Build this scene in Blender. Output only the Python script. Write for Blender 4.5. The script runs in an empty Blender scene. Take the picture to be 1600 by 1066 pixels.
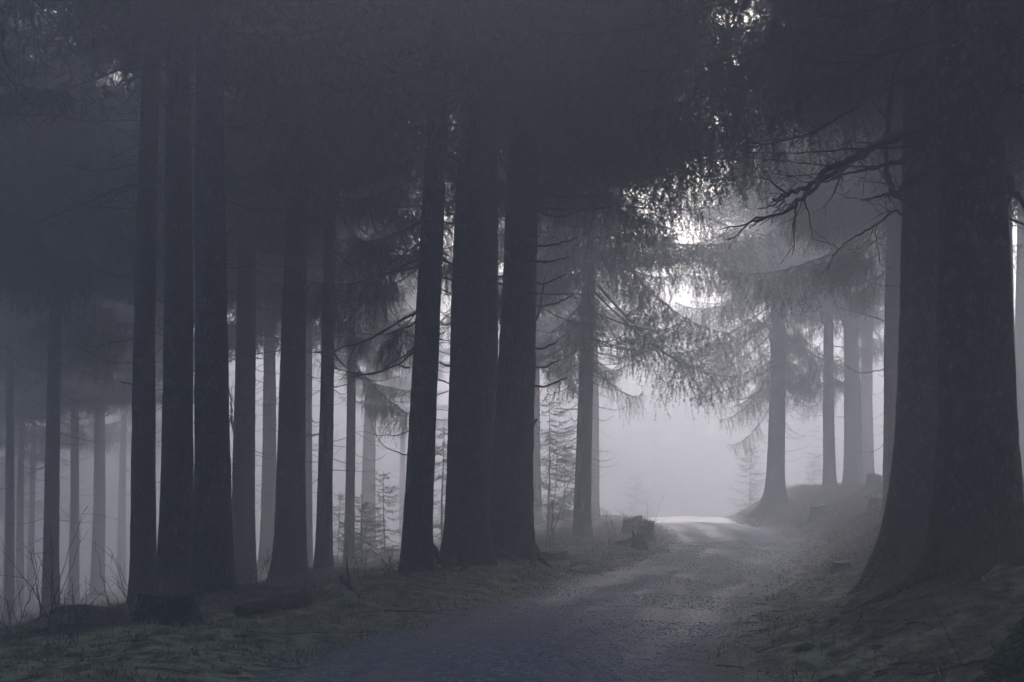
import bpy, math, random
import numpy as np
from mathutils import Vector, Matrix, Euler

C = bpy.context.scene
COL = C.collection
PI = math.pi
R = math.radians

# ------------------------------------------------------------------ camera
EYE = 1.6
F = 2222.22                     # focal length in photo pixels (1600 wide, 50 mm)
PITCH = R(1.5)
HORIZON = 755.0
SHIFT = (HORIZON - 533.0 - math.tan(PITCH) * F) / 1600.0
cam = bpy.data.cameras.new('camera')
cam.lens = 50; cam.sensor_width = 36
cam.shift_y = SHIFT
cam.clip_start = 0.05; cam.clip_end = 2000
camo = bpy.data.objects.new('camera', cam); COL.objects.link(camo)
camo.location = (0, 0, EYE)
camo.rotation_euler = (PI / 2 + PITCH, 0, 0)
C.camera = camo

# ------------------------------------------------------------------ sky, sun, exposure
SUN_EL, SUN_AZ = R(23), R(9.5)     # azimuth to the right of straight ahead (+Y)
w = bpy.data.worlds.new('World'); C.world = w; w.use_nodes = True
nt = w.node_tree
for n in list(nt.nodes): nt.nodes.remove(n)
sky = nt.nodes.new('ShaderNodeTexSky'); sky.sky_type = 'NISHITA'; sky.sun_disc = False
sky.sun_elevation = SUN_EL; sky.sun_rotation = SUN_AZ
sky.air_density = 1.0; sky.dust_density = 2.5; sky.ozone_density = 1.5
bg = nt.nodes.new('ShaderNodeBackground'); bg.inputs['Strength'].default_value = 0.15
wo = nt.nodes.new('ShaderNodeOutputWorld')
nt.links.new(sky.outputs[0], bg.inputs[0]); nt.links.new(bg.outputs[0], wo.inputs[0])
sun = bpy.data.lights.new('sun', 'SUN'); sun.energy = 2.1; sun.angle = R(36); sun.color = (1, .965, .912)
suno = bpy.data.objects.new('sun', sun); COL.objects.link(suno)
sd = Vector((math.sin(SUN_AZ) * math.cos(SUN_EL), math.cos(SUN_AZ) * math.cos(SUN_EL), math.sin(SUN_EL)))
suno.rotation_euler = sd.to_track_quat('Z', 'Y').to_euler()
suno.location = (0, 0, 40)
C.view_settings.view_transform = 'Standard'; C.view_settings.look = 'None'
C.view_settings.exposure = 1.6; C.view_settings.gamma = 1; C.view_settings.use_curve_mapping = False
cy = C.cycles
cy.use_denoising = True
cy.use_adaptive_sampling = False
cy.max_bounces = 5; cy.diffuse_bounces = 2; cy.glossy_bounces = 2; cy.transmission_bounces = 2
cy.volume_bounces = 1
cy.sample_clamp_indirect = 4
HAZE_DENSITY = 0.0225

# ------------------------------------------------------------------ helpers
rng = np.random.default_rng(7)
random.seed(7)

def ray(px, py):
    x = (px - 800) / F; y = -(py - 533 - SHIFT * 1600) / F
    v = Vector((x, y, -1)); v.rotate(Euler((PI / 2 + PITCH, 0, 0)))
    return v
def at(px, py, d):
    v = ray(px, py); k = d / v.y
    return Vector((v.x * k, d, EYE + v.z * k))
def gx(px, d): return (px - 800) / F * d
def zat(py, d): return at(800, py, d).z

def _h(ix, iy, seed):
    n = (ix.astype(np.int64) * 374761393 + iy.astype(np.int64) * 668265263 + seed * 974634777) & 0xffffffff
    n = ((n ^ (n >> 13)) * 1274126177) & 0xffffffff
    return ((n ^ (n >> 16)) & 0xffff) / 65535.0
def vnoise(x, y, seed=0):
    x = np.asarray(x, float); y = np.asarray(y, float)
    ix = np.floor(x); iy = np.floor(y); fx = x - ix; fy = y - iy
    fx = fx * fx * (3 - 2 * fx); fy = fy * fy * (3 - 2 * fy)
    a = _h(ix, iy, seed); b = _h(ix + 1, iy, seed); c = _h(ix, iy + 1, seed); d = _h(ix + 1, iy + 1, seed)
    return (a * (1 - fx) + b * fx) * (1 - fy) + (c * (1 - fx) + d * fx) * fy * 1.0
def fbm(x, y, seed=0, o=3):
    s = 0; a = .5
    for k in range(o):
        s = s + a * (vnoise(x * 2 ** k, y * 2 ** k, seed + k) - .5); a *= .5
    return s
def sst(a, b, x):
    t = np.clip((np.asarray(x, float) - a) / (b - a), 0, 1); return t * t * (3 - 2 * t)

# road centre line, sampled from the photograph and smoothed
_ky = [-400, -60, 0, 8, 13.5, 15.5, 19.2, 21.5, 26, 32, 39, 47, 51, 56, 65, 75, 110, 400]
_kx = [-30, -4, -.2, -.05, .3, .7, 1.75, 2.4, 3.6, 5.0, 6.2, 7.05, 7.15, 7.3, 7.9, 9.2, 15, 70]
_ys = np.linspace(-400, 400, 1601)
_xs = np.interp(_ys, _ky, _kx)
for _ in range(3): _xs = np.convolve(np.pad(_xs, 4, 'edge'), np.ones(9) / 9, 'valid')
def cx(y): return np.interp(y, _ys, _xs)
HW = 1.8
def edge_l(y): return cx(y) - HW - .5 * sst(21, 12.5, y) + .35 * (vnoise(np.asarray(y) * .8, np.asarray(y) * 0 + 3, 11) - .5)
def edge_r(y): return cx(y) + HW + .4 * (vnoise(np.asarray(y) * .7, np.asarray(y) * 0 + 9, 12) - .5)

BUMPS = []     # (x, y, radius, height): root mounds and hummocks
def height(x, y):
    x = np.asarray(x, float); y = np.asarray(y, float)
    sl = edge_l(y) - x; sr = x - edge_r(y)
    hl = .07 * sst(0, 1.3, sl)
    q = np.maximum(sl - 3, 0)
    hl = hl - .17 * q * q / (q + 1.2)
    hl = np.maximum(hl, -6 + .1 * np.minimum(hl, 0))
    A = .62 + .8 * sst(17, 31, y) - .9 * sst(64, 84, y)
    hr = A * sst(-.1, 3.3, sr) + .02 * np.clip(sr - 4.4, 0, 60)
    off = np.maximum(sst(0, .8, sl), sst(0, .8, sr))
    h = np.where(sl > 0, hl, 0) + np.where(sr > 0, hr, 0)
    h = h + off * (.28 * fbm(x / 2.3, y / 2.3, 3, 3) + .16 * fbm(x / .55, y / .55, 8, 3))
    h = h + (1 - off) * (.05 * fbm(x / 1.2, y / 2.5, 21, 2) + .05 * np.exp(-((x - cx(y)) / .6) ** 2))
    h = h - 2.6 * sst(66, 105, y) * sst(-25, -5, x)
    for bx, by, br, bh in BUMPS:
        h = h + bh * np.exp(-((x - bx) ** 2 + (y - by) ** 2) / (br * br))
    return h
def hz(x, y): return float(height(np.array([x]), np.array([y]))[0])

def mesh_np(name, V, T, mat=None, smooth=False, mats=None, mi=None):
    V = np.asarray(V, np.float32); T = np.asarray(T, np.int32)
    k = T.shape[1]
    me = bpy.data.meshes.new(name)
    me.vertices.add(len(V)); me.vertices.foreach_set('co', V.ravel())
    me.loops.add(T.size); me.loops.foreach_set('vertex_index', T.ravel())
    me.polygons.add(len(T)); me.polygons.foreach_set('loop_start', np.arange(0, T.size, k, dtype=np.int32))
    if smooth: me.polygons.foreach_set('use_smooth', np.ones(len(T), bool))
    for m in (mats or ([mat] if mat else [])): me.materials.append(m)
    if mi is not None: me.polygons.foreach_set('material_index', np.asarray(mi, np.int32))
    me.update(calc_edges=True); me.validate()
    return me
def obj(name, me, parent=None, loc=None, rot=None, scale=None):
    o = bpy.data.objects.new(name, me); COL.objects.link(o)
    if parent is not None: o.parent = parent
    if loc is not None: o.location = loc
    if rot is not None: o.rotation_euler = rot
    if scale is not None: o.scale = (scale,) * 3 if np.isscalar(scale) else scale
    return o
def tag(o, label=None, cat=None, group=None, kind=None):
    if label: o['label'] = label
    if cat: o['category'] = cat
    if group: o['group'] = group
    if kind: o['kind'] = kind
    return o
def empty(name, loc, label, cat, group=None):
    o = obj(name, None, loc=loc); o.empty_display_size = .3
    return tag(o, label, cat, group)

class MB:
    """collects triangles and quads (as two triangles) for one mesh"""
    def __init__(s): s.V = []; s.T = []; s.M = []; s.n = 0
    def add(s, V, T, m=0):
        V = np.asarray(V, float); T = np.asarray(T, int)
        s.V.append(V); s.T.append(T + s.n); s.M.append(np.full(len(T), m)); s.n += len(V)
    def tube(s, P, r, sides=5, m=0, cap=True):
        P = np.asarray(P, float); n = len(P); r = np.broadcast_to(np.asarray(r, float), (n,))
        t = np.gradient(P, axis=0); t /= np.linalg.norm(t, axis=1, keepdims=True) + 1e-9
        up = np.array([0, 0, 1.]) if abs(t[0, 2]) < .9 else np.array([1., 0, 0])
        a = np.cross(t, up); a /= np.linalg.norm(a, axis=1, keepdims=True) + 1e-9
        b = np.cross(t, a)
        th = np.linspace(0, 2 * PI, sides, endpoint=False)
        V = P[:, None] + r[:, None, None] * (np.cos(th)[None, :, None] * a[:, None] + np.sin(th)[None, :, None] * b[:, None])
        V = V.reshape(-1, 3)
        i, j = np.meshgrid(np.arange(n - 1), np.arange(sides), indexing='ij')
        p = i * sides + j; q = i * sides + (j + 1) % sides
        T = np.concatenate([np.stack([p, q, q + sides], -1).reshape(-1, 3), np.stack([p, q + sides, p + sides], -1).reshape(-1, 3)])
        if cap:
            V = np.concatenate([V, P[-1:] + t[-1:] * r[-1]])
            e = (n - 1) * sides; k = len(V) - 1
            T = np.concatenate([T, [[e + x, e + (x + 1) % sides, k] for x in range(sides)]])
        s.add(V, T, m)
    def mesh(s, name, mats, smooth=False):
        if not isinstance(mats, (list, tuple)): mats = [mats]
        return mesh_np(name, np.concatenate(s.V), np.concatenate(s.T), smooth=smooth, mats=mats,
                       mi=np.concatenate(s.M) if len(mats) > 1 else None)

# ------------------------------------------------------------------ materials
def material(name):
    m = bpy.data.materials.new(name); m.use_nodes = True
    N = m.node_tree.nodes; p = N['Principled BSDF']
    return m, N, m.node_tree.links, p
def tex(N, L, kind, scale, vec=None, detail=6, stretch=None, **kw):
    n = N.new(kind); n.inputs['Scale'].default_value = scale
    if 'Detail' in n.inputs and kind == 'ShaderNodeTexNoise': n.inputs['Detail'].default_value = detail
    if vec is not None:
        if stretch:
            mp = N.new('ShaderNodeMapping'); mp.inputs['Scale'].default_value = stretch
            L.new(vec, mp.inputs['Vector']); vec = mp.outputs[0]
        L.new(vec, n.inputs['Vector'])
    return n
def ramp(N, L, fac, stops):
    r = N.new('ShaderNodeValToRGB'); e = r.color_ramp.elements
    while len(e) < len(stops): e.new(.5)
    for k, (p, c) in enumerate(stops):
        e[k].position = p; e[k].color = (c[0], c[1], c[2], 1) if not np.isscalar(c) else (c, c, c, 1)
    L.new(fac, r.inputs[0]); return r
def mix(N, L, fac, a, b):
    m = N.new('ShaderNodeMix'); m.data_type = 'RGBA'
    for s, v in ((m.inputs[0], fac), (m.inputs[6], a), (m.inputs[7], b)):
        if isinstance(v, (int, float)): s.default_value = v
        elif isinstance(v, tuple): s.default_value = (*v, 1)
        else: L.new(v, s)
    return m.outputs[2]
def math_(N, L, op, a, b=None, clamp=False):
    m = N.new('ShaderNodeMath'); m.operation = op; m.use_clamp = clamp
    for k, v in enumerate((a, b)):
        if v is None: continue
        if isinstance(v, (int, float)): m.inputs[k].default_value = v
        else: L.new(v, m.inputs[k])
    return m.outputs[0]
def bump(N, L, p, hgt, strength, dist):
    b = N.new('ShaderNodeBump'); b.inputs['Strength'].default_value = strength; b.inputs['Distance'].default_value = dist
    L.new(hgt, b.inputs['Height']); L.new(b.outputs[0], p.inputs['Normal'])

def make_bark(name='spruce_bark', moss=True, base=1.0):
    m, N, L, p = material(name)
    tc = N.new('ShaderNodeTexCoord'); oc = tc.outputs['Object']
    v = tex(N, L, 'ShaderNodeTexVoronoi', 16, oc, stretch=(1, 1, .45)); v.feature = 'DISTANCE_TO_EDGE'
    n1 = tex(N, L, 'ShaderNodeTexNoise', 7, oc, 8); n2 = tex(N, L, 'ShaderNodeTexNoise', 45, oc, 4)
    n3 = tex(N, L, 'ShaderNodeTexNoise', 1.6, oc, 5)
    col = ramp(N, L, n1.outputs[0], [(.3, (.027 * base, .027 * base, .028 * base)), (.55, (.052 * base, .052 * base, .054 * base)), (.72, (.14 * base, .14 * base, .14 * base))]).outputs[0]
    crack = ramp(N, L, v.outputs[0], [(0, .35), (.12, 1.0)]).outputs[0]
    mm = N.new('ShaderNodeMix'); mm.data_type = 'RGBA'; mm.blend_type = 'MULTIPLY'; mm.inputs[0].default_value = 1
    L.new(col, mm.inputs[6]); L.new(crack, mm.inputs[7]); col = mm.outputs[2]
    # grey-green lichen spots
    vs = tex(N, L, 'ShaderNodeTexVoronoi', 9, oc)
    spot = ramp(N, L, math_(N, L, 'ADD', vs.outputs[0], math_(N, L, 'MULTIPLY', n2.outputs[0], .35)), [(.24, 1.0), (.32, 0.0)]).outputs[0]
    spot = math_(N, L, 'MULTIPLY', spot, ramp(N, L, n3.outputs[0], [(.40, 0.), (.60, .9)]).outputs[0])
    col = mix(N, L, spot, col, (.27, .30, .29))
    if moss:
        sx = N.new('ShaderNodeSeparateXYZ'); L.new(oc, sx.inputs[0])
        z = math_(N, L, 'MULTIPLY', sx.outputs[2], 1.1)
        f = math_(N, L, 'SUBTRACT', math_(N, L, 'MULTIPLY', n3.outputs[0], 2.2), z)
        f = ramp(N, L, f, [(.35, 0.), (.8, .85)]).outputs[0]
        col = mix(N, L, f, col, mix(N, L, n2.outputs[0], (.018, .03, .010), (.06, .085, .022)))
    L.new(col, p.inputs['Base Color']); p.inputs['Roughness'].default_value = .85
    p.inputs['Specular IOR Level'].default_value = .25
    hh = math_(N, L, 'ADD', math_(N, L, 'MULTIPLY', ramp(N, L, v.outputs[0], [(0, 0.), (.2, 1.)]).outputs[0], .7), math_(N, L, 'MULTIPLY', n2.outputs[0], .6))
    bump(N, L, p, hh, 1.0, .05)
    return m
BARK = make_bark()

def simple(name, c0, c1, scale, rough=.8, detail=5, bumpd=0):
    m, N, L, p = material(name)
    tc = N.new('ShaderNodeTexCoord')
    n = tex(N, L, 'ShaderNodeTexNoise', scale, tc.outputs['Object'], detail)
    L.new(ramp(N, L, n.outputs[0], [(.3, c0), (.7, c1)]).outputs[0], p.inputs['Base Color'])
    p.inputs['Roughness'].default_value = rough; p.inputs['Specular IOR Level'].default_value = .3
    if bumpd: bump(N, L, p, n.outputs[0], .8, bumpd)
    return m
DEADWOOD = simple('dead_spruce_wood', (.035, .032, .032), (.085, .08, .078), 9)
TWIG = simple('twig_bark', (.03, .025, .022), (.06, .05, .045), 9)
NEEDLE = simple('spruce_needles', (.022, .034, .020), (.085, .115, .072), 5, .6)
NEEDLE_YOUNG = simple('young_spruce_needles', (.05, .066, .03), (.09, .105, .05), 2.2, .6)
GRASS = simple('moss_grass', (.045, .048, .024), (.38, .36, .21), 9, .8, 2)
DRYGRASS = simple('dry_grass', (.13, .105, .06), (.27, .22, .14), .9, .8)
STEM = simple('shrub_stem', (.04, .028, .022), (.08, .055, .042), 5)
STONE = simple('gravel_stone', (.05, .052, .064), (.44, .45, .50), 9, .5, 8)
LITTER = simple('forest_litter', (.03, .02, .013), (.12, .075, .045), 3, .8)
LEAFRED = simple('red_brown_leaf', (.22, .07, .04), (.32, .12, .07), 9, .6)
LEAFPALE = simple('pale_leaf', (.14, .13, .14), (.20, .19, .19), 9, .5)
MOSSY = simple('moss', (.022, .032, .012), (.075, .09, .028), 6, .9, 8, .02)

def make_cut(name, c0, c1):
    m, N, L, p = material(name)
    tc = N.new('ShaderNodeTexCoord')
    wv = N.new('ShaderNodeTexWave'); wv.wave_type = 'RINGS'; wv.rings_direction = 'Z'; wv.inputs['Scale'].default_value = 14
    wv.inputs['Distortion'].default_value = 3; L.new(tc.outputs['Object'], wv.inputs[0])
    L.new(ramp(N, L, wv.outputs[1], [(0, c0), (1, c1)]).outputs[0], p.inputs['Base Color']); p.inputs['Roughness'].default_value = .75
    bump(N, L, p, wv.outputs[1], .4, .008)
    return m
CUT = make_cut('sawn_wood', (.20, .115, .075), (.34, .21, .14))
CUTGREY = make_cut('weathered_sawn_wood', (.10, .095, .085), (.22, .21, .19))

# ground: needle litter, moss and soil, driven by noise
def make_ground():
    m, N, L, p = material('forest_floor')
    g = N.new('ShaderNodeNewGeometry'); P = g.outputs['Position']
    n1 = tex(N, L, 'ShaderNodeTexNoise', .55, P, 6); n2 = tex(N, L, 'ShaderNodeTexNoise', 5, P, 8)
    n3 = tex(N, L, 'ShaderNodeTexNoise', 13, P, 8)
    lit = ramp(N, L, n3.outputs[0], [(.38, (.010, .008, .006)), (.5, (.030, .023, .018)), (.64, (.10, .078, .056))]).outputs[0]
    mos = ramp(N, L, n2.outputs[0], [(.38, (.034, .035, .020)), (.62, (.25, .24, .135))]).outputs[0]
    at_ = N.new('ShaderNodeAttribute'); at_.attribute_name = 'verge'
    f = math_(N, L, 'ADD', n1.outputs[0], math_(N, L, 'MULTIPLY', n2.outputs[0], .45))
    f = math_(N, L, 'ADD', f, math_(N, L, 'MULTIPLY', at_.outputs['Fac'], .42))
    f = ramp(N, L, f, [(.70, 0.), (.92, 1.)]).outputs[0]
    cl = N.new('ShaderNodeAttribute'); cl.attribute_name = 'clearing'
    dry = ramp(N, L, n2.outputs[0], [(.3, (.16, .14, .09)), (.7, (.30, .27, .19))]).outputs[0]  # paler ground colour stands in for fog over the clearing
    L.new(mix(N, L, cl.outputs['Fac'], mix(N, L, f, lit, mos), dry), p.inputs['Base Color']); p.inputs['Roughness'].default_value = .9
    p.inputs['Specular IOR Level'].default_value = .2
    bump(N, L, p, math_(N, L, 'ADD', n2.outputs[0], math_(N, L, 'MULTIPLY', n3.outputs[0], .5)), 1, .06)
    return m
GROUND = make_ground()
def make_road():
    m, N, L, p = material('gravel_road')
    g = N.new('ShaderNodeNewGeometry'); P = g.outputs['Position']
    ac = N.new('ShaderNodeAttribute'); ac.attribute_name = 'across'; sp = N.new('ShaderNodeSeparateXYZ'); L.new(P, sp.inputs[0])
    cb = N.new('ShaderNodeCombineXYZ'); L.new(ac.outputs['Fac'], cb.inputs[0]); L.new(math_(N, L, 'MULTIPLY', sp.outputs[1], .05), cb.inputs[1])
    n1 = tex(N, L, 'ShaderNodeTexNoise', 1.5, cb.outputs[0], 4); n2 = tex(N, L, 'ShaderNodeTexNoise', 6, P, 6)
    v = tex(N, L, 'ShaderNodeTexVoronoi', 17, P); v2 = tex(N, L, 'ShaderNodeTexVoronoi', 48, P)
    vc = math_(N, L, 'ADD', math_(N, L, 'MULTIPLY', v.outputs['Color'], .6), math_(N, L, 'MULTIPLY', v2.outputs['Color'], .4))
    stone = ramp(N, L, vc, [(.2, (.020, .021, .028)), (.5, (.064, .066, .079)), (.85, (.31, .315, .35))]).outputs[0]
    dirt = ramp(N, L, n2.outputs[0], [(.3, (.036, .034, .037)), (.7, (.082, .078, .082))]).outputs[0]
    f = ramp(N, L, math_(N, L, 'ADD', n1.outputs[0], math_(N, L, 'MULTIPLY', n2.outputs[0], .6)), [(.50, .25), (1.05, .85)]).outputs[0]
    col = mix(N, L, f, dirt, stone)
    e = N.new('ShaderNodeAttribute'); e.attribute_name = 'rim'
    ff = ramp(N, L, math_(N, L, 'ADD', e.outputs['Fac'], math_(N, L, 'MULTIPLY', math_(N, L, 'SUBTRACT', math_(N, L, 'ADD', math_(N, L, 'MULTIPLY', n2.outputs[0], .45), math_(N, L, 'MULTIPLY', n1.outputs[0], .55)), .5), 2.2)), [(.42, 0.), (.80, 1.)]).outputs[0]
    mos = ramp(N, L, n2.outputs[0], [(.35, (.038, .035, .026)), (.65, (.115, .116, .066))]).outputs[0]
    skylit = N.new('ShaderNodeAttribute'); skylit.attribute_name = 'skylit_tint'
    skylit_n = math_(N, L, 'MULTIPLY', skylit.outputs['Fac'], ramp(N, L, n2.outputs[0], [(.3, .65), (.6, 1.)]).outputs[0])
    pale = ramp(N, L, vc, [(.15, (.22, .22, .21)), (.9, (.44, .43, .41))]).outputs[0]  # sky light on the far stretch, painted in as paler gravel
    L.new(mix(N, L, skylit_n, mix(N, L, ff, col, mos), pale), p.inputs['Base Color'])
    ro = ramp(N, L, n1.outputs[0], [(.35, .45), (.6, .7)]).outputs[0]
    L.new(mix(N, L, skylit.outputs['Fac'], ro, (.28, .28, .28)), p.inputs['Roughness'])
    hh = math_(N, L, 'SUBTRACT', math_(N, L, 'MULTIPLY', n2.outputs[0], .6), math_(N, L, 'ADD', v.outputs[0], math_(N, L, 'MULTIPLY', v2.outputs[0], .5)))
    bump(N, L, p, hh, .8, .03)
    return m
ROAD = make_road()

# ------------------------------------------------------------------ tree specification
# px: trunk x in the photograph near y=700, d: metres away, w: trunk width in px, lean: px shift from base to top,
# cl / cr: photo row where live boughs begin on the left / right side, bl: bough length, nb: boughs, nd: dead branches
T = lambda **k: k
TREES = [
 T(px=226, d=23,  w=37, lean=6,  cl=260, cr=-60, bl=2.6, nb=12, nd=14, label='slim dark spruce at the left of the tight row of three behind the mossy stump'),
 T(px=272, d=21,  w=49, lean=2,  cl=-60, cr=-60, bl=2.8, nb=9, nd=18, label='dark spruce in the middle of the tight row of three behind the mossy stump'),
 T(px=330, d=19.5,w=54, lean=0,  cl=-60, cr=-60, bl=2.8, nb=9, nd=20, label='thickest dark spruce of the tight left row, a pale resin streak low on its bark'),
 T(px=384, d=31,  w=36, lean=-4, cl=330, cr=440, bl=2.8, nb=20, nd=20, label='grey spruce right of the tight dark row, a forked dead branch at its left edge'),
 T(px=457, d=27,  w=44, lean=8,  cl=60, cr=40, bl=2.8, nb=12, nd=18, label='broad grey spruce whose trunk widens behind the lying log'),
 T(px=508, d=28,  w=23, lean=6,  cl=420, cr=520, bl=2.2, nb=18, nd=14, label='thin straight spruce right of the broad grey trunk, with its own narrow stem'),
 T(px=655, d=22,  w=42, lean=24, cl=500, cr=440, bl=2.6, nb=34, nd=18, label='dark spruce standing alone left of the fused pair, leaning slightly right'),
 T(px=733, d=22.5,w=60, lean=10, cl=-60, cr=-60, bl=3.2, nb=10, nd=14, label='thick dark spruce forming the left trunk of the tight group beside the road'),
 T(px=756, d=26,  w=34, lean=6,  cl=-40, cr=-40, bl=2.6, nb=8, nd=4,  label='half hidden spruce squeezed between the two thick trunks beside the road'),
 T(px=803, d=24,  w=62, lean=10, cl=-40, cr=270, bl=4.7, nb=84, rb=.08, nd=6, dr=1, bias=.8, label='thick spruce at the right of the tight group, long upcurved dead branches over the road'),
 T(px=911, d=40,  w=25, lean=10, cl=580, cr=570, bl=4.0, nb=64, rb=.14, nd=20, dr=2, label='grey spruce left of the road bend, drooping boughs hanging towards the road'),
 T(px=928, d=64,  w=13, lean=4,  cl=560, cr=590, bl=3.2, nb=40, nd=8,  label='pale spruce just showing behind the right edge of the grey spruce by the bend'),
 T(px=837, d=58,  w=18, lean=2,  cl=520, cr=520, bl=3.0, nb=36, nd=8,  label='pale sliver of a spruce trunk behind the right edge of the thick roadside group'),
 T(px=578, d=64,  w=22, lean=0,  cl=590, cr=590, bl=3.4, nb=44, nd=10, label='very pale broad spruce trunk in the bright fog left of the lone leaning spruce'),
 T(px=630, d=82,  w=10, lean=0,  cl=560, cr=560, bl=3.2, nb=36, nd=6,  label='faintest thin spruce trunk in bright fog touching the lone leaning spruce'),
 T(px=417, d=50,  w=24, lean=6,  cl=520, cr=540, bl=3.0, nb=40, nd=12, label='pale spruce in the gap between the grey spruce and the broad grey spruce'),
 T(px=481, d=45,  w=14, lean=4,  cl=480, cr=560, bl=2.8, nb=40, nd=12, label='pale narrow spruce peeping out right behind the broad grey spruce'),
 T(px=545, d=38,  w=15, lean=6,  cl=440, cr=640, bl=2.9, nb=50, nd=6,  hide=True, label='spruce with low drooping boughs right of the thin straight spruce'),
 T(px=82,  d=36,  w=24, lean=4,  cl=420, cr=540, bl=3.2, nb=44, nd=24, label='grey spruce far left with short dead stubs all along both sides'),
 T(px=115, d=55,  w=15, lean=4,  cl=560, cr=560, bl=3.0, nb=36, nd=12, label='pale spruce just right of the stubby grey spruce on the far left'),
 T(px=153, d=60,  w=20, lean=4,  cl=580, cr=560, bl=3.0, nb=36, nd=12, label='pale spruce midway between the stubby grey spruce and the dark row'),
 T(px=14,  d=46,  w=15, lean=4,  cl=520, cr=520, bl=3.0, nb=36, nd=10, label='grey spruce nearest the left edge of the picture'),
 T(px=33,  d=62,  w=12, lean=2,  cl=600, cr=600, bl=3.0, nb=34, nd=6,  label='faint spruce second from the left edge of the picture'),
 T(px=50,  d=70,  w=10, lean=2,  cl=640, cr=640, bl=3.0, nb=34, nd=6,  label='faint thin spruce third from the left edge of the picture'),
 T(px=192, d=76,  w=13, lean=2,  cl=600, cr=600, bl=3.0, nb=34, nd=6,  label='faintest spruce close to the left side of the dark row'),
 T(px=262, d=44,  w=18, lean=2,  cl=440, cr=440, bl=3.2, nb=46, nd=6,  label='spruce hidden behind the dark row, its boughs filling the gaps between their trunks'),
 T(px=338, d=38,  w=22, lean=2,  cl=360, cr=360, bl=3.4, nb=42, nd=6,  label='spruce hidden behind the thickest dark trunk, boughs spreading on both sides of it'),
 T(px=225, d=52,  w=16, lean=2,  cl=500, cr=500, bl=3.4, nb=48, nd=6,  label='spruce hidden behind the slim dark spruce, boughs drooping into the fog on the left'),
 T(px=740, d=36,  w=22, lean=2,  cl=440, cr=440, bl=3.2, nb=30, nd=6,  label='spruce hidden behind the thick roadside group, its boughs showing beside the lone spruce'),
 T(px=-60, d=30,  w=36, lean=2,  cl=330, cr=400, bl=3.8, nb=64, nd=6,  label='spruce just off the left edge whose grey boughs reach into the picture'),
 T(px=-140,d=19,  w=50, lean=2,  cl=60, cr=120, bl=1.7, nb=50, nd=6,  label='second nearest spruce off the left edge, dark boughs above the stubby grey spruce'),
 # right of the road
 T(px=1515,d=13.8,w=110,lean=4,  cl=10,  cr=10,  bl=3.6, nb=22, nd=3,  near=True, flare=.6, fk=.45, label='huge dark spruce in the right foreground with a mossy flared base'),
 T(px=1443,d=17.5,w=64, lean=6,  cl=-10, cr=60, bl=4.8, nb=104, nd=3,  near=True, dr=1, flare=2.0, fk=.8, label='dark spruce fused to the huge foreground trunk, long dead limbs reaching left'),
 T(px=1402,d=33,  w=34, lean=2,  cl=470, cr=400, bl=3.7, nb=92, nd=10, dr=1, bias=.6, label='grey spruce showing just left of the fused foreground pair'),
 T(px=1214,d=56,  w=27, lean=-2, cl=640, cr=600, bl=4.1, nb=108, lb=.28, nd=16, dr=2, flare=1.2, label='grey spruce on the bank edge beside the road bend, shaggy boughs low on its trunk'),
 T(px=1297,d=57,  w=18, lean=0,  cl=620, cr=600, bl=2.6, nb=50, nd=12, label='slender grey spruce behind the square stump on the right bank'),
 T(px=1329,d=58,  w=27, lean=10, cl=520, cr=520, bl=2.6, nb=34, nd=10, label='stout grey spruce right of the slender one on the right bank'),
 T(px=1356,d=66,  w=21, lean=4,  cl=520, cr=520, bl=2.8, nb=40, nd=10, label='pale spruce touching the right side of the stout bank spruce'),
 T(px=1571,d=30,  w=42, lean=0,  cl=250, cr=250, bl=3.4, nb=30, nd=8,  flare=.9, label='grey spruce half covered by the right edge of the huge foreground trunk'),
 T(px=1607,d=46,  w=34, lean=-8, cl=300, cr=300, bl=3.2, nb=34, nd=8,  label='pale spruce cut by the right edge of the picture'),
 T(px=1757,d=9.6, w=180,lean=0,  cl=-200,cr=-200,bl=3.2, nb=16, nd=0,  near=True, flare=.9, label='black flared trunk base at the right edge below the huge spruce'),
 T(px=-330,d=10.5,w=110,lean=0,  cl=-200,cr=200, bl=1.85, nb=44, nd=0,  near=True, label='nearest spruce off the left edge whose black boughs hang into the top left corner'),
]
for t in TREES:
    t['x'] = gx(t['px'], t['d'])
    r = t['w'] / F * t['d'] / 2; t['r'] = r
    if t['d'] < 30: BUMPS.append((t['x'], t['d'], .5 + 2.2 * r, .10 + .22 * r))
BUMPS += [(gx(120, 16.5), 16.5, .55, .28), (gx(575, 20), 20, .8, .22), (gx(560, 18.5), 18.5, .5, .12), (gx(1500, 13.6), 13.6, 1.5, .28)]

# ------------------------------------------------------------------ ground and road
def axis(fine0, fine1, step, lim0, lim1, grow=1.22):
    a = list(np.arange(fine0, fine1 + 1e-6, step)); s = step
    while a[-1] < lim1: s = min(s * grow, 25); a.append(min(a[-1] + s, lim1))
    s = step; b = [fine0]
    while b[-1] > lim0: s = min(s * grow, 25); b.append(max(b[-1] - s, lim0))
    return np.array(b[::-1][:-1] + a)
LIM = 320
gxs = axis(-9, 12, .10, -LIM, LIM); gys = axis(7, 36, .11, -LIM, LIM, 1.06)
X, Y = np.meshgrid(gxs, gys); Xf, Yf = X.ravel(), Y.ravel()
Z = height(Xf, Yf)
inroad = (Xf > edge_l(Yf) + .25) & (Xf < edge_r(Yf) - .25)
Z = np.where(inroad, Z - .06, Z)
nx, ny = len(gxs), len(gys)
i, j = np.meshgrid(np.arange(ny - 1), np.arange(nx - 1), indexing='ij')
a = (i * nx + j).ravel()
me = mesh_np('ground', np.stack([Xf, Yf, Z], 1), np.stack([a, a + 1, a + nx + 1, a + nx], 1), GROUND, True)
sl = edge_l(Yf) - Xf; sr = Xf - edge_r(Yf)
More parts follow.
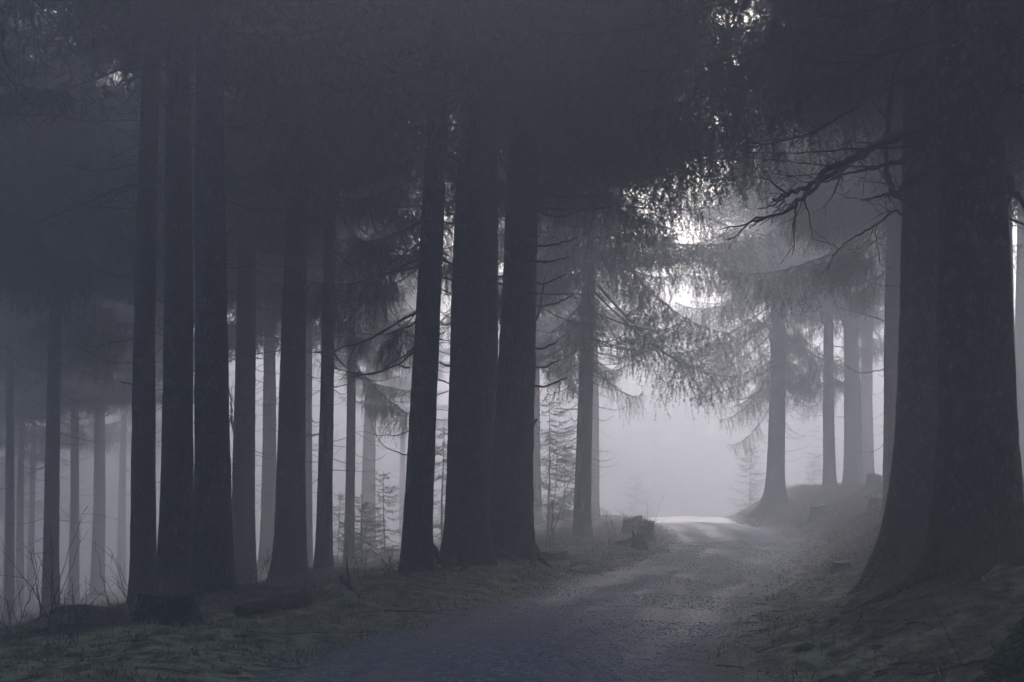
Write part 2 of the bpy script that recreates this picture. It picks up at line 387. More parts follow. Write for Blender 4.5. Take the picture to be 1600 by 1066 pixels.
verge = np.where(sl > -1, 1 - sst(1.4, 3.4, sl), 0) * (sl < 4) + np.where(sr > -1, 1 - sst(.35, 1.3, sr), 0) * (sr < 3)
me.attributes.new('verge', 'FLOAT', 'POINT').data.foreach_set('value', np.clip(verge, 0, 1).astype(np.float32))
fog_pale = sst(50, 64, Yf) * sst(165, 140, Yf) * sst(-16, -8, Xf + .12 * (Yf - 42)) * sst(70, 45, Xf)  # where the far ground is lightened to merge with the fog
me.attributes.new('clearing', 'FLOAT', 'POINT').data.foreach_set('value', fog_pale.astype(np.float32))
tag(obj('ground', me), kind='structure')

ry = axis(6, 45, .14, -150, 170, 1.05); K = 33
ts = np.linspace(0, 1, K)
el, er = edge_l(ry) - .12, edge_r(ry) + .12
RX = el[:, None] + (er - el)[:, None] * ts; RY = np.repeat(ry[:, None], K, 1)
RZ = height(RX.ravel(), RY.ravel()) + .004
rim = np.repeat((np.abs(ts * 2 - 1) ** 2.2)[None], len(ry), 0).ravel()
RZ = RZ - .02 * (np.repeat((np.abs(ts * 2 - 1) > .99)[None], len(ry), 0).ravel())
i, j = np.meshgrid(np.arange(len(ry) - 1), np.arange(K - 1), indexing='ij'); a = (i * K + j).ravel()
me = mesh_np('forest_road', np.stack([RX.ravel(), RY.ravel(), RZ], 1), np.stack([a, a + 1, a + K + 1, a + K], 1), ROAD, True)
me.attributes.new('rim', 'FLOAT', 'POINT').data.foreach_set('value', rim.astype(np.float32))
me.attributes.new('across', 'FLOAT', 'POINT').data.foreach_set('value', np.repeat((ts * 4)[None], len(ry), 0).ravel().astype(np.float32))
me.attributes.new('skylit_tint', 'FLOAT', 'POINT').data.foreach_set('value', sst(55, 58.5, RY.ravel()).astype(np.float32))  # mask for the painted sky brightness beyond the bend
tag(obj('forest_road', me), kind='structure')

# ------------------------------------------------------------------ boughs
def unit(v): return v / (np.linalg.norm(v, axis=-1, keepdims=True) + 1e-9)
def needles(P, D, ln, wd, g):
    """thin triangles at points P whose twig runs along D"""
    n = len(P); rv = unit(g.normal(size=(n, 3)))
    side = unit(np.cross(D, rv)); tip = unit(D * .75 + side * .8)
    wv = unit(np.cross(tip, unit(g.normal(size=(n, 3)))))
    L_ = ln * g.uniform(.6, 1.2, (n, 1)); W = wd * g.uniform(.7, 1.2, (n, 1))
    V = np.stack([P - wv * W * .5, P + wv * W * .5, P + tip * L_], 1).reshape(-1, 3)
    return V, np.arange(3 * n).reshape(-1, 3)
def bough_axis(L_, droop, up, g, n=14):
    t = np.linspace(0, 1, n)
    z = -droop * L_ * t * (1.15 - .35 * t) + up * L_ * t ** 3
    y = L_ * .06 * np.sin(t * g.uniform(1, 4) + g.uniform(0, 6)) * t
    return np.stack([L_ * t * (1 - .1 * t), y, z], 1), t
def make_bough(seed, L_=3.0, droop=.25, up=.14, curtain=.5, bare=.12, nl=58, young=False, nstep=.019, nlen=.05, nwid=.013, strand_gap=.085):
    g = np.random.default_rng(seed); mb = MB()
    P, t = bough_axis(L_, droop, up, g)
    mb.tube(P, .022 * (1 - t * .85) * (L_ / 3) + .002, 5, 1)
    NP, ND = [], []
    for k in range(nl):
        tk = bare + (1 - bare) * (k + g.uniform(0, 1)) / nl
        p = np.array([np.interp(tk, t, P[:, c]) for c in range(3)])
        s = 1 if k % 2 else -1
        ll = L_ * (.06 + .27 * (1 - tk) ** .8) * g.uniform(.5, 1.15) * min(1, .45 + 2.2 * (tk - bare + .05))
        ang = R(g.uniform(38, 72)) * s
        d = np.array([math.cos(ang), math.sin(ang), g.uniform(-.45, .05)])
        m = max(3, int(ll / .09)); u = np.linspace(0, 1, m + 1)
        Q = p + np.outer(u * ll, d); Q[:, 2] -= .35 * ll * u ** 2
        mb.tube(Q, .006 * (1 - u * .7), 3, 1, cap=False)
        tg = unit(np.gradient(Q, axis=0))
        # needles along the lateral itself
        q = g.uniform(0, 1, max(4, int(ll / nstep))); idx = q * m
        NP.append(np.stack([np.interp(idx, np.arange(m + 1), Q[:, c]) for c in range(3)], 1)); ND.append(tg[np.clip(idx.astype(int), 0, m)])
        # hanging strands
        for h in range(max(1, int(ll / strand_gap))):
            if g.uniform() > .86: continue
            f = g.uniform(.05, 1) * m
            b = np.array([np.interp(f, np.arange(m + 1), Q[:, c]) for c in range(3)])
            sl_ = curtain * g.uniform(.25, 1.1) * (.45 + .75 * math.sin(PI * min(1, max(.05, tk)) ** .8))
            dd = unit(np.array([g.normal() * .28 + .2, g.normal() * .28, -1.0]))
            ns = max(4, int(sl_ / nstep * 1.5)); e = g.uniform(0, 1, ns)
            bend = np.array([g.normal() * .12, g.normal() * .12, 0]) * sl_
            NP.append(b + np.outer(e * sl_, dd) + np.outer(e ** 2, bend)); ND.append(np.repeat(dd[None], ns, 0))
    # tip
    NP.append(P[-1] - np.outer(np.linspace(0, .5, 30), P[-1] - P[-2]) * 2); ND.append(np.repeat(unit(P[-1] - P[-2])[None], 30, 0))
    V, Tn = needles(np.concatenate(NP), np.concatenate(ND), nlen, nwid, g)
    mb.add(V, Tn, 0)
    return mb.mesh('bough', [NEEDLE_YOUNG if young else NEEDLE, TWIG])
BOUGHS = [make_bough(100 + k, 3.0, dr, up, cu) for k, (dr, up, cu) in enumerate(
    [(.22, .15, .55), (.32, .20, .75), (.15, .10, .42), (.40, .22, .85), (.28, .12, .60), (.10, .05, .5), (.5, .2, .7)])]

FINE = [make_bough(140 + k, 3.0, dr, up, cu, nstep=.009, nlen=.036, nwid=.0055, strand_gap=.075) for k, (dr, up, cu) in enumerate([(.30, .2, .7), (.18, .12, .5), (.42, .2, .8)])]
LOOSE = [make_bough(160 + k, 3.0, dr, up, cu, bare=.25, nl=34, strand_gap=.13) for k, (dr, up, cu) in enumerate([(.45, .2, .8), (.32, .26, .6), (.6, .25, .9), (.2, .1, .7)])]
def coarse_crown_verts(seed, z0, z1, H, bl, per_m=7.0, tri=340):
    """upper crown: many hanging strand-sized triangles along drooping limbs, tapering to the leader"""
    g = np.random.default_rng(seed); VV = []; mb = MB()
    n = int((z1 - z0) * per_m)
    for k in range(n):
        z = z0 + (z1 - z0) * (k + g.uniform()) / n
        L_ = bl * min(1, max(.12, (H - z) / (H - 8) * 1.15)) * g.uniform(.75, 1.1)
        P, t = bough_axis(L_, g.uniform(.12, .4), .15, g, 7)
        az = g.uniform(0, 2 * PI); ca, sa = math.cos(az), math.sin(az)
        m = int(tri * L_ / bl)
        u = g.uniform(.1, 1, m)
        B = np.stack([np.interp(u, t, P[:, c]) for c in range(3)], 1)
        B[:, 1] += g.normal(size=m) * .30 * L_ * (1.05 - u) * .6
        B[:, 2] += -np.abs(g.normal(size=m)) * .18
        B = np.stack([B[:, 0] * ca - B[:, 1] * sa, B[:, 0] * sa + B[:, 1] * ca, B[:, 2] + z], 1)
        D = unit(g.normal(size=(m, 3)) * .35 + np.array([0, 0, -1]))
        V, Tt = needles(B, D, .30, .05, g); mb.add(V, Tt, 0)
        A = np.stack([P[:, 0] * ca - P[:, 1] * sa, P[:, 0] * sa + P[:, 1] * ca, P[:, 2] + z], 1)
        mb.tube(A, .03 * (1 - t * .9) + .003, 3, 1, cap=False)
    return mb
CROWN_Z = 11.5
TREE_H = 27.0
CROWNS_NEAR = [coarse_crown_verts(500 + k, 10.0, 26.6, TREE_H, 4.0).mesh('crown', [NEEDLE, TWIG]) for k in range(4)]

# dead branches: thin, curved, sometimes forked
def make_dead(seed, L_=1.0, curve=.2, twigs=4, r=.011):
    g = np.random.default_rng(seed); mb = MB()
    n = 10; t = np.linspace(0, 1, n)
    z = -.16 * L_ * np.sin(t * PI * .8) + curve * L_ * t ** 2.2
    y = .07 * L_ * np.sin(t * 3 + g.uniform(0, 6)) * t
    P = np.stack([L_ * t, y, z], 1); P[1:-1] += g.normal(size=(n - 2, 3)) * .008 * L_
    mb.tube(P, r * (1 - .75 * t), 5)
    for k in range(twigs):
        u = g.uniform(.25, .95); b = np.array([np.interp(u, t, P[:, c]) for c in range(3)])
        l = L_ * g.uniform(.1, .38) * (1.1 - .6 * u); s = g.choice([-1, 1])
        d = unit(np.array([1, s * g.uniform(.5, 1.4), g.uniform(-.7, .5)]))
        q = np.linspace(0, 1, 5); Q = b + np.outer(q * l, d); Q[:, 2] += (g.uniform(-.3, .3)) * l * q ** 2
        mb.tube(Q, r * .4 * (1 - .7 * q), 3)
    return mb.mesh('dead_branch', DEADWOOD)
DEADS = [make_dead(700 + k, 1.0, c, tw) for k, (c, tw) in enumerate([(.25, 3), (.1, 5), (.35, 2), (-.1, 4), (.2, 7), (-.25, 5), (.3, 0)])]

# ------------------------------------------------------------------ trees
def trunk_mesh(r, H, g, flare=.6, near=False, lean=(0, 0), fk=None):
    sides = 56 if near else 26
    zs = list(np.arange(-.35, 3.0, .05 if near else .09)); 
    while zs[-1] < 11: zs.append(zs[-1] + (.09 if near else .2))
    while zs[-1] < H: zs.append(min(H, zs[-1] + 1.2))
    zs = np.array(zs); th = np.linspace(0, 2 * PI, sides, endpoint=False)
    zz = np.maximum(zs, 0)
    rad = r * (1.04 - .93 * (zz / H) ** 1.05) 
    rad = rad + r * ((.22 if near else .13) * np.exp(-zz / 1.7))
    nl = g.integers(5, 8); ph = g.uniform(0, 6.28, 3)
    lob = .5 + .5 * np.cos(th * nl + ph[0] + .7 * np.sin(th * 2 + ph[1]))
    lob = lob * (.65 + .35 * np.cos(th * 2 + ph[2]))
    low = flare * r * np.exp(-np.maximum(zs, -.3) / (fk or (.30 + .35 * r)))
    RR = rad[:, None] * np.ones(sides) + low[:, None] * (.25 + .75 * lob[None])
    # bark relief
    tt, zg = np.meshgrid(th, zs)
    s0 = int(g.integers(0, 999))
    u = np.cos(tt) * r; v = np.sin(tt) * r
    rel = (vnoise(u / .09 + 50, v / .09 + zg / .22, s0) - .5) * .045 + (vnoise(u / .035 + 9, v / .035 + zg / .07, s0 + 1) - .5) * .03
    rel += (vnoise(u / .5 + 7, zg / .8, s0 + 2) - .5) * .06
    RR = RR * (1 + rel * min(1.0, .35 / max(r, .2) + .4))
    # slight crookedness
    wob = r * .22
    cxw = lean[0] * zs + wob * np.sin(zs / 3.1 + ph[1]); cyw = lean[1] * zs + wob * np.cos(zs / 2.7 + ph[2])
    V = np.stack([cxw[:, None] + RR * np.cos(tt), cyw[:, None] + RR * np.sin(tt), np.repeat(zs[:, None], sides, 1)], -1).reshape(-1, 3)
    n = len(zs); i, j = np.meshgrid(np.arange(n - 1), np.arange(sides), indexing='ij')
    p = i * sides + j; q = i * sides + (j + 1) % sides
    Q = np.stack([p, q, q + sides, p + sides], -1).reshape(-1, 4)
    me = mesh_np('trunk', V, Q, BARK, True)
    def axis_at(z):
        return (float(np.interp(z, zs, cxw)), float(np.interp(z, zs, cyw)), float(np.interp(z, zs, rad)))
    return me, axis_at

GROUP = 'spruces standing along the forest road'
TREE_OBJ = {}
for k, t in enumerate(TREES):
    g = np.random.default_rng(1000 + k)
    x, d, r = t['x'], t['d'], t['r']
    z0 = hz(x, d)
    root = empty('spruce_tree', (x, d, z0), t['label'], 'tree', GROUP)
    TREE_OBJ[t['px']] = (root, t)
    H = TREE_H * g.uniform(.9, 1.0)
    ppm = F / d
    lean = (t['lean'] / ppm / max(4., (700 / ppm)), g.normal() * .004)
    me, ax = trunk_mesh(r, H, g, t.get('flare', .42), t.get('near', False), lean, t.get('fk'))
    obj('trunk', me, root)
    cw = obj('crown', CROWNS_NEAR[k % 4], root, (lean[0] * 14, lean[1] * 14, (H - TREE_H)), (0, 0, g.uniform(0, 6.28)))
    zl, zr = zat(t['cl'], d) - z0, zat(t['cr'], d) - z0
    ztop = 12.5 if d < 30 else min(19.5, zat(-10, d) - z0)
    Mi = Matrix.Rotation(-cw.rotation_euler.z, 4, 'Z') @ Matrix.Translation(-cw.location)
    for b in range(t['nb']):
        az = b * 2.39996 + g.normal() * .4
        zs_ = zl + (zr - zl) * (.5 + .5 * math.cos(az))
        zb = zs_ + (max(ztop, zs_ + 1.5) - zs_) * ((b + g.uniform()) / t['nb']) ** t.get('bias', 1.05)
        if 14 < d < 31 and math.sin(az) < -.3 and abs(t['px'] - 800) < 800 and t['px'] != 1402:
            zb = max(zb, zat(-40, d) - z0 + 1.2 * g.uniform())      # the side towards the road is bare up to here
        cxx, cyy, rr = ax(zb)
        Lb = t['bl'] * g.uniform(.5, 1.2) * (.6 + .5 * min(1, (zb - zs_) / 2.5) if t.get('dr') == 2 else 1) * (1 + t.get('lb', 0) * max(0, -math.cos(az)) + t.get('rb', 0) * max(0, math.cos(az))) * (.75 if zb - zs_ < .8 else 1)
        M = Matrix.Translation((cxx + rr * .8 * math.cos(az), cyy + rr * .8 * math.sin(az), zb)) @ Matrix.Rotation(az, 4, 'Z') @ Matrix.Rotation((.22 if t.get('dr') == 2 else .13) + g.normal() * .17, 4, 'Y') @ Matrix.Rotation(g.normal() * .2, 4, 'X')
        if d < 20 and not (d > 16 and g.uniform() < .4): bm_ = FINE[int(g.integers(0, 3))]
        elif (t.get('dr') == 2 and zb - zs_ < 3.2) or (d > 30 and g.uniform() < .35): bm_ = LOOSE[int(g.integers(0, 4))]
        else: bm_ = BOUGHS[int(g.choice([1, 3, 6, 3, 1, 4]) if t.get('dr') else g.integers(0, len(BOUGHS)))]
        o = obj('bough', bm_, cw)
        s = Lb / 3.0
        o.matrix_basis = Mi @ M @ Matrix.Diagonal((s, s * g.choice([-1, 1]), s ** .6, 1))
    zmin = .9 if d > 25 else 1.6
    nd = int(t['nd'] * 2.3)
    for b in range(nd):
        az = g.choice([0, PI]) + g.normal() * .8
        zs_ = zl + (zr - zl) * (.5 + .5 * math.cos(az))
        zb = zmin + (zs_ + 1.2 - zmin) * ((b + g.uniform()) / max(1, nd)) ** .75
        cxx, cyy, rr = ax(zb)
        q = (zb - zmin) / max(1, zs_ - zmin)
        Lb = (.26 + .75 * g.uniform() ** 1.5 + 1.3 * g.uniform() * max(0, q) ** 1.5)
        o = obj('dead_branch', DEADS[int(g.integers(0, len(DEADS)))], root)
        o.matrix_basis = Matrix.Translation((cxx + rr * .93 * math.cos(az), cyy + rr * .93 * math.sin(az), zb)) @ Matrix.Rotation(az, 4, 'Z') @ Matrix.Rotation(g.normal() * .22, 4, 'Y') @ Matrix.Rotation(g.normal() * .5, 4, 'X') @ Matrix.Scale(Lb, 4)

# surface roots of the two foreground spruces
def roots(px, az_list, seed):
    root, t = TREE_OBJ[px]; g = np.random.default_rng(seed); bx, by = t['x'], t['d']; bz = root.location.z
    for az, ln, r0 in az_list:
        n = 16; q = np.linspace(0, 1, n); a = az + .5 * q * g.normal() + .12 * np.sin(q * 9 + g.uniform(0, 6))
        rr = t['r'] * .55 + q * ln; X = bx + rr * np.cos(a); Y = by + rr * np.sin(a)
        Z = height(X, Y) - bz - .03 * q + (.42 + .25 * t['r']) * np.exp(-q * ln / .22) + .02 * np.sin(q * 14) - .06 * q ** 2
        mb = MB(); mb.tube(np.stack([X - bx, Y - by, Z], 1), r0 * (1 - .75 * q) * (1 + .08 * g.normal(size=n)), 10)
        obj('root', mb.mesh('root', BARK, True), root)
roots(1515, [(-1.2, 1.5, .15), (-.4, 1.4, .16), (-2.0, 1.3, .14), (-2.7, 1.2, .13), (.4, 1.3, .14), (-1.6, 1.0, .09)], 31)
roots(1443, [(-2.9, 1.5, .14), (-2.3, 1.4, .13), (2.9, 1.3, .12), (-1.7, 1.2, .12)], 32)
roots(655, [(-1.2, .7, .07), (-2.2, .7, .07), (-.3, .6, .07)], 33)
roots(803, [(-1.0, .9, .09), (-2.0, .8, .08), (-.2, .8, .09)], 34)
roots(733, [(-1.4, .8, .08), (-2.4, .8, .08)], 35)
# long limbs traced on particular trunks: (px, py, metres off the camera), thickness
def limb(px, pts, r0, twigs, seed, r1=.25, ln=.5):
    root, t = TREE_OBJ[px]; g = np.random.default_rng(seed)
    P = np.array([at(*p) for p in pts]) - np.array(root.location)
    n = len(P); tt = np.linspace(0, 1, n); u = np.linspace(0, 1, n * 5)
    # smooth polyline
    Q = np.stack([np.interp(u, tt, P[:, c]) for c in range(3)], 1)
    for _ in range(3): Q[1:-1] = .25 * Q[:-2] + .5 * Q[1:-1] + .25 * Q[2:]
    Q[1:-1] += g.normal(size=(len(Q) - 2, 3)) * r0 * .35
    mb = MB(); r0 = r0 * 1.12; rad = r0 * (1 - (1 - r1) * u) * (1 + .12 * np.sin(u * 40)); mb.tube(Q, rad, 8)
    for k in range(twigs):
        f = g.uniform(.2, 1); b = np.array([np.interp(f, u, Q[:, c]) for c in range(3)])
        i0 = min(len(Q) - 2, int(f * (len(Q) - 1))); tg = unit(Q[i0 + 1] - Q[i0])
        dd = unit(tg + g.normal(size=3) * np.array([.5, .5, .6])); l = ln * g.uniform(.3, 1.2)
        q = np.linspace(0, 1, 7); W = b + np.outer(q * l, dd) + np.outer(q ** 2 * l * .4, np.array([g.normal() * .4, g.normal() * .4, g.normal() * .5 - .1]))
        W[1:] += g.normal(size=(6, 3)) * .012
        mb.tube(W, max(.004, r0 * .28) * (1 - .7 * q), 4)
        for _ in range(2):
            e = g.integers(2, 6); l2 = l * g.uniform(.2, .5); d2 = unit(dd + g.normal(size=3) * .7)
            mb.tube(W[e] + np.outer(np.linspace(0, 1, 4) * l2, d2), .0035, 3)
    return obj('dead_branch', mb.mesh('dead_branch', DEADWOOD), root)
A_, B_ = 1443, 1515
limb(A_, [(1462, 186, 15.1), (1400, 214, 14.8), (1340, 246, 14.5), (1292, 262, 14.2), (1266, 290, 14.0), (1226, 304, 13.8), (1208, 311, 13.7)], .042, 12, 1)
limb(A_, [(1412, 208, 14.9), (1370, 224, 14.6), (1330, 252, 14.3), (1288, 282, 14.1), (1262, 302, 13.9), (1238, 327, 13.7), (1182, 345, 13.5)], .036, 12, 2)
limb(A_, [(1464, 198, 15.0), (1412, 250, 14.5), (1372, 262, 14.2), (1330, 270, 14.0), (1282, 284, 13.8)], .025, 8, 3)
limb(A_, [(1460, 264, 15.0), (1420, 290, 14.6), (1394, 302, 14.4), (1344, 313, 14.1)], .028, 8, 4)
limb(A_, [(1428, 318, 15.4), (1396, 302, 14.9), (1384, 268, 14.8), (1388, 190, 14.9), (1396, 110, 15.0), (1420, 60, 15.1)], .034, 6, 5, .6)
limb(A_, [(1470, 100, 15.1), (1400, 130, 14.4), (1330, 172, 13.8), (1270, 210, 13.3), (1170, 232, 12.9)], .020, 12, 6)
limb(A_, [(1430, 60, 15.2), (1400, 78, 14.8), (1340, 97, 14.3), (1276, 101, 14.0)], .024, 8, 7)
limb(A_, [(1440, -10, 15.2), (1380, 10, 14.6), (1320, 25, 14.0), (1250, 26, 13.6)], .02, 8, 8)
limb(A_, [(1436, 360, 15.3), (1400, 325, 14.9), (1372, 350, 14.5), (1330, 372, 14.2), (1300, 400, 14.0)], .016, 8, 12)
limb(A_, [(1432, 230, 15.2), (1340, 232, 14.2), (1250, 240, 13.6), (1165, 238, 13.2)], .012, 12, 13, ln=.35)
limb(A_, [(1432, 255, 15.2), (1330, 262, 14.1), (1250, 255, 13.5), (1170, 246, 13.1)], .010, 10, 14, ln=.35)
limb(B_, [(1556, 240, 14.3), (1574, 280, 14.0), (1590, 308, 13.8), (1618, 340, 13.5)], .05, 4, 9)
limb(B_, [(1562, 110, 14.3), (1585, 140, 14.0), (1620, 150, 13.7)], .03, 8, 10)
limb(B_, [(1562, 30, 14.3), (1590, 60, 14.0), (1620, 50, 13.7)], .02, 8, 11)
# upcurved dead branches of the thick spruce beside the road
for q, (y0, x1, y1) in enumerate([(384, 901, 372), (409, 891, 401), (443, 883, 428), (478, 895, 461), (545, 871, 534), (574, 874, 563), (604, 886, 590), (500, 852, 432), (660, 838, 655)]):
    x0 = 832; m = (x0 + x1) / 2
    limb(803, [(x0 - 4, y0 - 2, 23.9), (x0 + (x1 - x0) * .35, y0 + 1, 23.7), (x0 + (x1 - x0) * .7, (y0 * .55 + y1 * .45), 23.5), (x1, y1, 23.4)], .020, 2, 40 + q, .5, .15)
for q, pts in enumerate([[(838, 240), (901, 253), (959, 255), (1003, 241)], [(838, 299), (874, 309), (945, 306), (1016, 277)], [(838, 329), (870, 341), (905, 332), (960, 300)],
                         [(838, 200), (880, 214), (930, 206), (960, 206)], [(838, 325), (900, 329), (980, 322), (1040, 332)]]):
    limb(803, [(p[0], p[1], 24 - .5 * e) for e, p in enumerate(pts)], .021, 7, 60 + q, .3, .5)
limb(733, [(706, 572, 22.3), (695, 571, 22.2), (684, 566, 22.1)], .018, 3, 71, .5, .2)
limb(655, [(640, 575, 22), (628, 573, 21.9), (617, 569, 21.8)], .016, 2, 72, .5, .12)
limb(384, [(371, 690, 30.8), (362, 660, 30.6), (361, 625, 30.6), (357, 608, 30.6)], .035, 3, 73, .4, .4)
limb(226, [(208, 601, 22.9), (197, 599, 22.8), (188, 597, 22.7)], .014, 1, 74, .5, .1)
limb(226, [(214, 290, 22.9), (170, 300, 22.6), (130, 320, 22.3), (90, 335, 22.0), (60, 345, 21.8)], .022, 12, 75, .3, .7)

# ------------------------------------------------------------------ surrounding wood, out of frame or lost in the haze
def clearing(x, y):
    return (y > 42) & (y < 165) & (x > -15 - .12 * (y - 42)) & (x < 40 + .2 * (y - 42))
g = np.random.default_rng(77); pts = []
NEARF = 0
tr = [(t['x'], t['d']) for t in TREES]
for _ in range(16000):
    x, y = g.uniform(-110, 110), g.uniform(-70, 262)
    if abs(x - cx(y)) < 4.2: continue
    if clearing(np.array(x), np.array(y)): continue
    infr = y > 0 and abs(x) < .375 * y + 2.2
    if infr and y < 78: continue
    if y < 6 and abs(x) < 4: continue
    far = y > 163 and infr
    if any((x - a) ** 2 + (y - b) ** 2 < (3.0 if far else 4.4) ** 2 for a, b in tr + pts): continue
    pts.append((x, y))
    if len(pts) > 760: break
mb = MB()
for x, y in pts:
    z0 = hz(x, y); H = g.uniform(23, 28); r = g.uniform(.18, .32)
    zz = np.array([-.2, .3, 1.2, 6, 14, H]); mb.tube(np.stack([np.full(6, x), np.full(6, y), z0 + zz], 1), r * np.array([1.7, 1.3, 1.05, .8, .5, .03]), 7, 1)
    nb = 46; lo = .5 if (y > 161 and abs(x) < 90) else 6.5; zb = z0 + lo + (H - lo - .5) * g.uniform(0, 1, nb) ** 1.1
    L_ = 3.4 * np.clip((z0 + H - zb) / 15, .12, 1) * g.uniform(.7, 1.1, nb); az = g.uniform(0, 2 * PI, nb)
    m = 42; u = g.uniform(.08, 1, (nb, m)); a = az[:, None] + g.normal(size=(nb, m)) * .22
    rad = L_[:, None] * u
    B = np.stack([x + rad * np.cos(a), y + rad * np.sin(a), zb[:, None] - .25 * rad - .25 * np.abs(g.normal(size=(nb, m)))], -1).reshape(-1, 3)
    D = unit(g.normal(size=B.shape) * .5 + np.array([0, 0, -.9]))
    V, Tt = needles(B, D, .75, .24, g); mb.add(V, Tt, 0)
o = obj('surrounding_forest', mb.mesh('surrounding_forest', [NEEDLE, BARK]))
tag(o, 'far spruce wood lost in the fog behind the standing trunks', 'forest', kind='stuff')

# ------------------------------------------------------------------ stumps and logs
def stump(px, d, w, h, label, top=CUTGREY, side=BARK, mossy=False, tilt=0, seed=0, ragged=.04):
    g = np.random.default_rng(seed); x = gx(px, d); r = w / F * d / 2; hh = h / F * d
    root = empty('tree_stump', (x, d, hz(x, d)), label, 'stump', 'old stumps along the forest road')
    sides = 26; th = np.linspace(0, 2 * PI, sides, endpoint=False); zs = np.linspace(-.15, hh, 12)
    lob = .5 + .5 * np.cos(th * g.integers(4, 7) + g.uniform(0, 6))
    RR = r * (1 + .05 * g.normal(size=(len(zs), sides))) * (1 + (.45 * np.exp(-np.maximum(zs, -.05) / (.35 * hh + .05)))[:, None] * (.2 + .8 * lob))
    tz = g.normal(size=sides) * ragged * hh + .12 * hh * np.cos(th + g.uniform(0, 6))
    tt, zg = np.meshgrid(th, zs); zg = zg + tz[None] * sst(.5, 1, (zs / hh))[:, None]
    V = np.stack([RR * np.cos(tt), RR * np.sin(tt), zg], -1).reshape(-1, 3); n = len(zs)
    i, j = np.meshgrid(np.arange(n - 1), np.arange(sides), indexing='ij'); p = i * sides + j; q = i * sides + (j + 1) % sides
    b = obj('stump_bark', mesh_np('stump_bark', V, np.stack([p, q, q + sides, p + sides], -1).reshape(-1, 4), side, True), root)
    ring = V[-sides:] * np.array([.97, .97, 1]); mid = ring * np.array([.5, .5, 1]); mid[:, 2] = mid[:, 2] * .5 + mid[:, 2].mean() * .5
    c = np.array([[0, 0, mid[:, 2].mean()]]); W = np.concatenate([ring, mid, c]); W[:, 2] += .006
    e = np.arange(sides); f = (e + 1) % sides
    Tt = np.concatenate([np.stack([e, f, sides + f], 1), np.stack([e, sides + f, sides + e], 1), np.stack([sides + e, sides + f, np.full(sides, 2 * sides)], 1)])
    obj('sawn_top', mesh_np('sawn_top', W, Tt, top), root)
    if mossy:
        B = W[g.integers(0, sides * 2, 900)] * np.array([1, 1, 1]) * g.uniform(.6, 1.03, (900, 1)) ** np.array([1, 1, 0]) ; 
        Dn = unit(g.normal(size=(900, 3)) * .6 + np.array([0, 0, .8])); 
        V2, T2 = needles(B, Dn, .11, .014, g)
        obj('moss_cap', mesh_np('moss_cap', V2, T2, DRYGRASS), root)
    root.rotation_euler = (tilt, tilt * .5, g.uniform(0, 6))
    return root
stump(262, 15.4, 80, 44, 'wide mossy stump in front of the tight dark row of spruces on the left', MOSSY, BARK, True, .02, 1, .03)
stump(469, 15.9, 44, 17, 'low freshly sawn stump with a reddish brown face at the left verge', CUT, CUT, seed=2)
stump(999, 34, 22, 26, 'dark upright stump nearest the road on the left before the bend', seed=3, ragged=.1)
stump(1006, 39, 30, 26, 'grey stump directly behind the dark upright stump', seed=4, mossy=True)
stump(988, 43, 28, 26, 'palest of the three clustered stumps, farthest back among dry grass', seed=5)
stump(866, 28, 40, 14, 'broad flat stump right of the thick roadside trunks', MOSSY, BARK, seed=6)
stump(1281, 46, 28, 18, 'square grey stump on the right bank beside the slender spruce', seed=7, ragged=.02)
stump(1371, 38, 24, 16, 'stump tucked against the left side of the foreground pair on the bank', seed=8)
stump(1366, 46, 22, 18, 'rounded mossy stump on top of the right bank', MOSSY, BARK, True, seed=9)
stump(1314, 23.5, 26, 13, 'small dark block stump at the right edge of the road', seed=10, ragged=.02)

def log(name, p0, p1, r0, r1, label, cat, mat, seed, twigs=0, side=10):
    g = np.random.default_rng(seed); u = np.linspace(0, 1, 14)
    p0, p1 = np.array(p0), np.array(p1); P = p0 + np.outer(u, p1 - p0)
    P[1:-1] += g.normal(size=(12, 3)) * r0 * .25
    base = Vector(P[0]); P = P - P[0]
    mb = MB(); mb.tube(P, (r0 + (r1 - r0) * u) * (1 + .06 * g.normal(size=14)), side)
    for k in range(twigs):
        e = g.integers(3, 13); l = g.uniform(.15, .5); dd = unit(unit(p1 - p0) + g.normal(size=3) * .7 + np.array([0, 0, .3]))
        q = np.linspace(0, 1, 5); mb.tube(P[e] + np.outer(q * l, dd), max(.004, r1 * .6) * (1 - .6 * q), 4)
    o = obj(name, mb.mesh(name, mat, True), loc=base)
    return tag(o, label, cat)
def gp(px, d, up=0): x = gx(px, d); return (x, d, hz(x, d) + up)
log('fallen_log', gp(374, 16.6, .06), gp(476, 18.2, .10), .075, .11, 'grey fallen log lying behind the low sawn stump', 'log', BARK, 1)
log('fallen_branch', gp(600, 17.3, .03), gp(668, 17.2, .04), .014, .008, 'crooked bare branch lying on the moss beside the road', 'branch', DEADWOOD, 2, 4, 6)
log('fallen_branch', gp(556, 19.2, .0), gp(534, 19.0, .26), .02, .035, 'broken branch poking up from the mound left of the lone leaning spruce', 'branch', DEADWOOD, 3, 1, 6)
log('fallen_branch', gp(1560, 9.8, .02), gp(1430, 10.3, .05), .016, .007, 'dark branch lying on the shady right bank below the huge spruce', 'branch', DEADWOOD, 4, 5, 6)
log('fallen_branch', gp(965, 34.2, .0), gp(990, 34.4, .22), .10, .05, 'leaning broken root beside the dark upright stump', 'root', DEADWOOD, 5, 0, 7)
log('fallen_branch', gp(1180, 13, .012), gp(1230, 13.2, .016), .009, .004, 'thin stick at the right edge of the road in the shade', 'branch', DEADWOOD, 6, 3, 5)

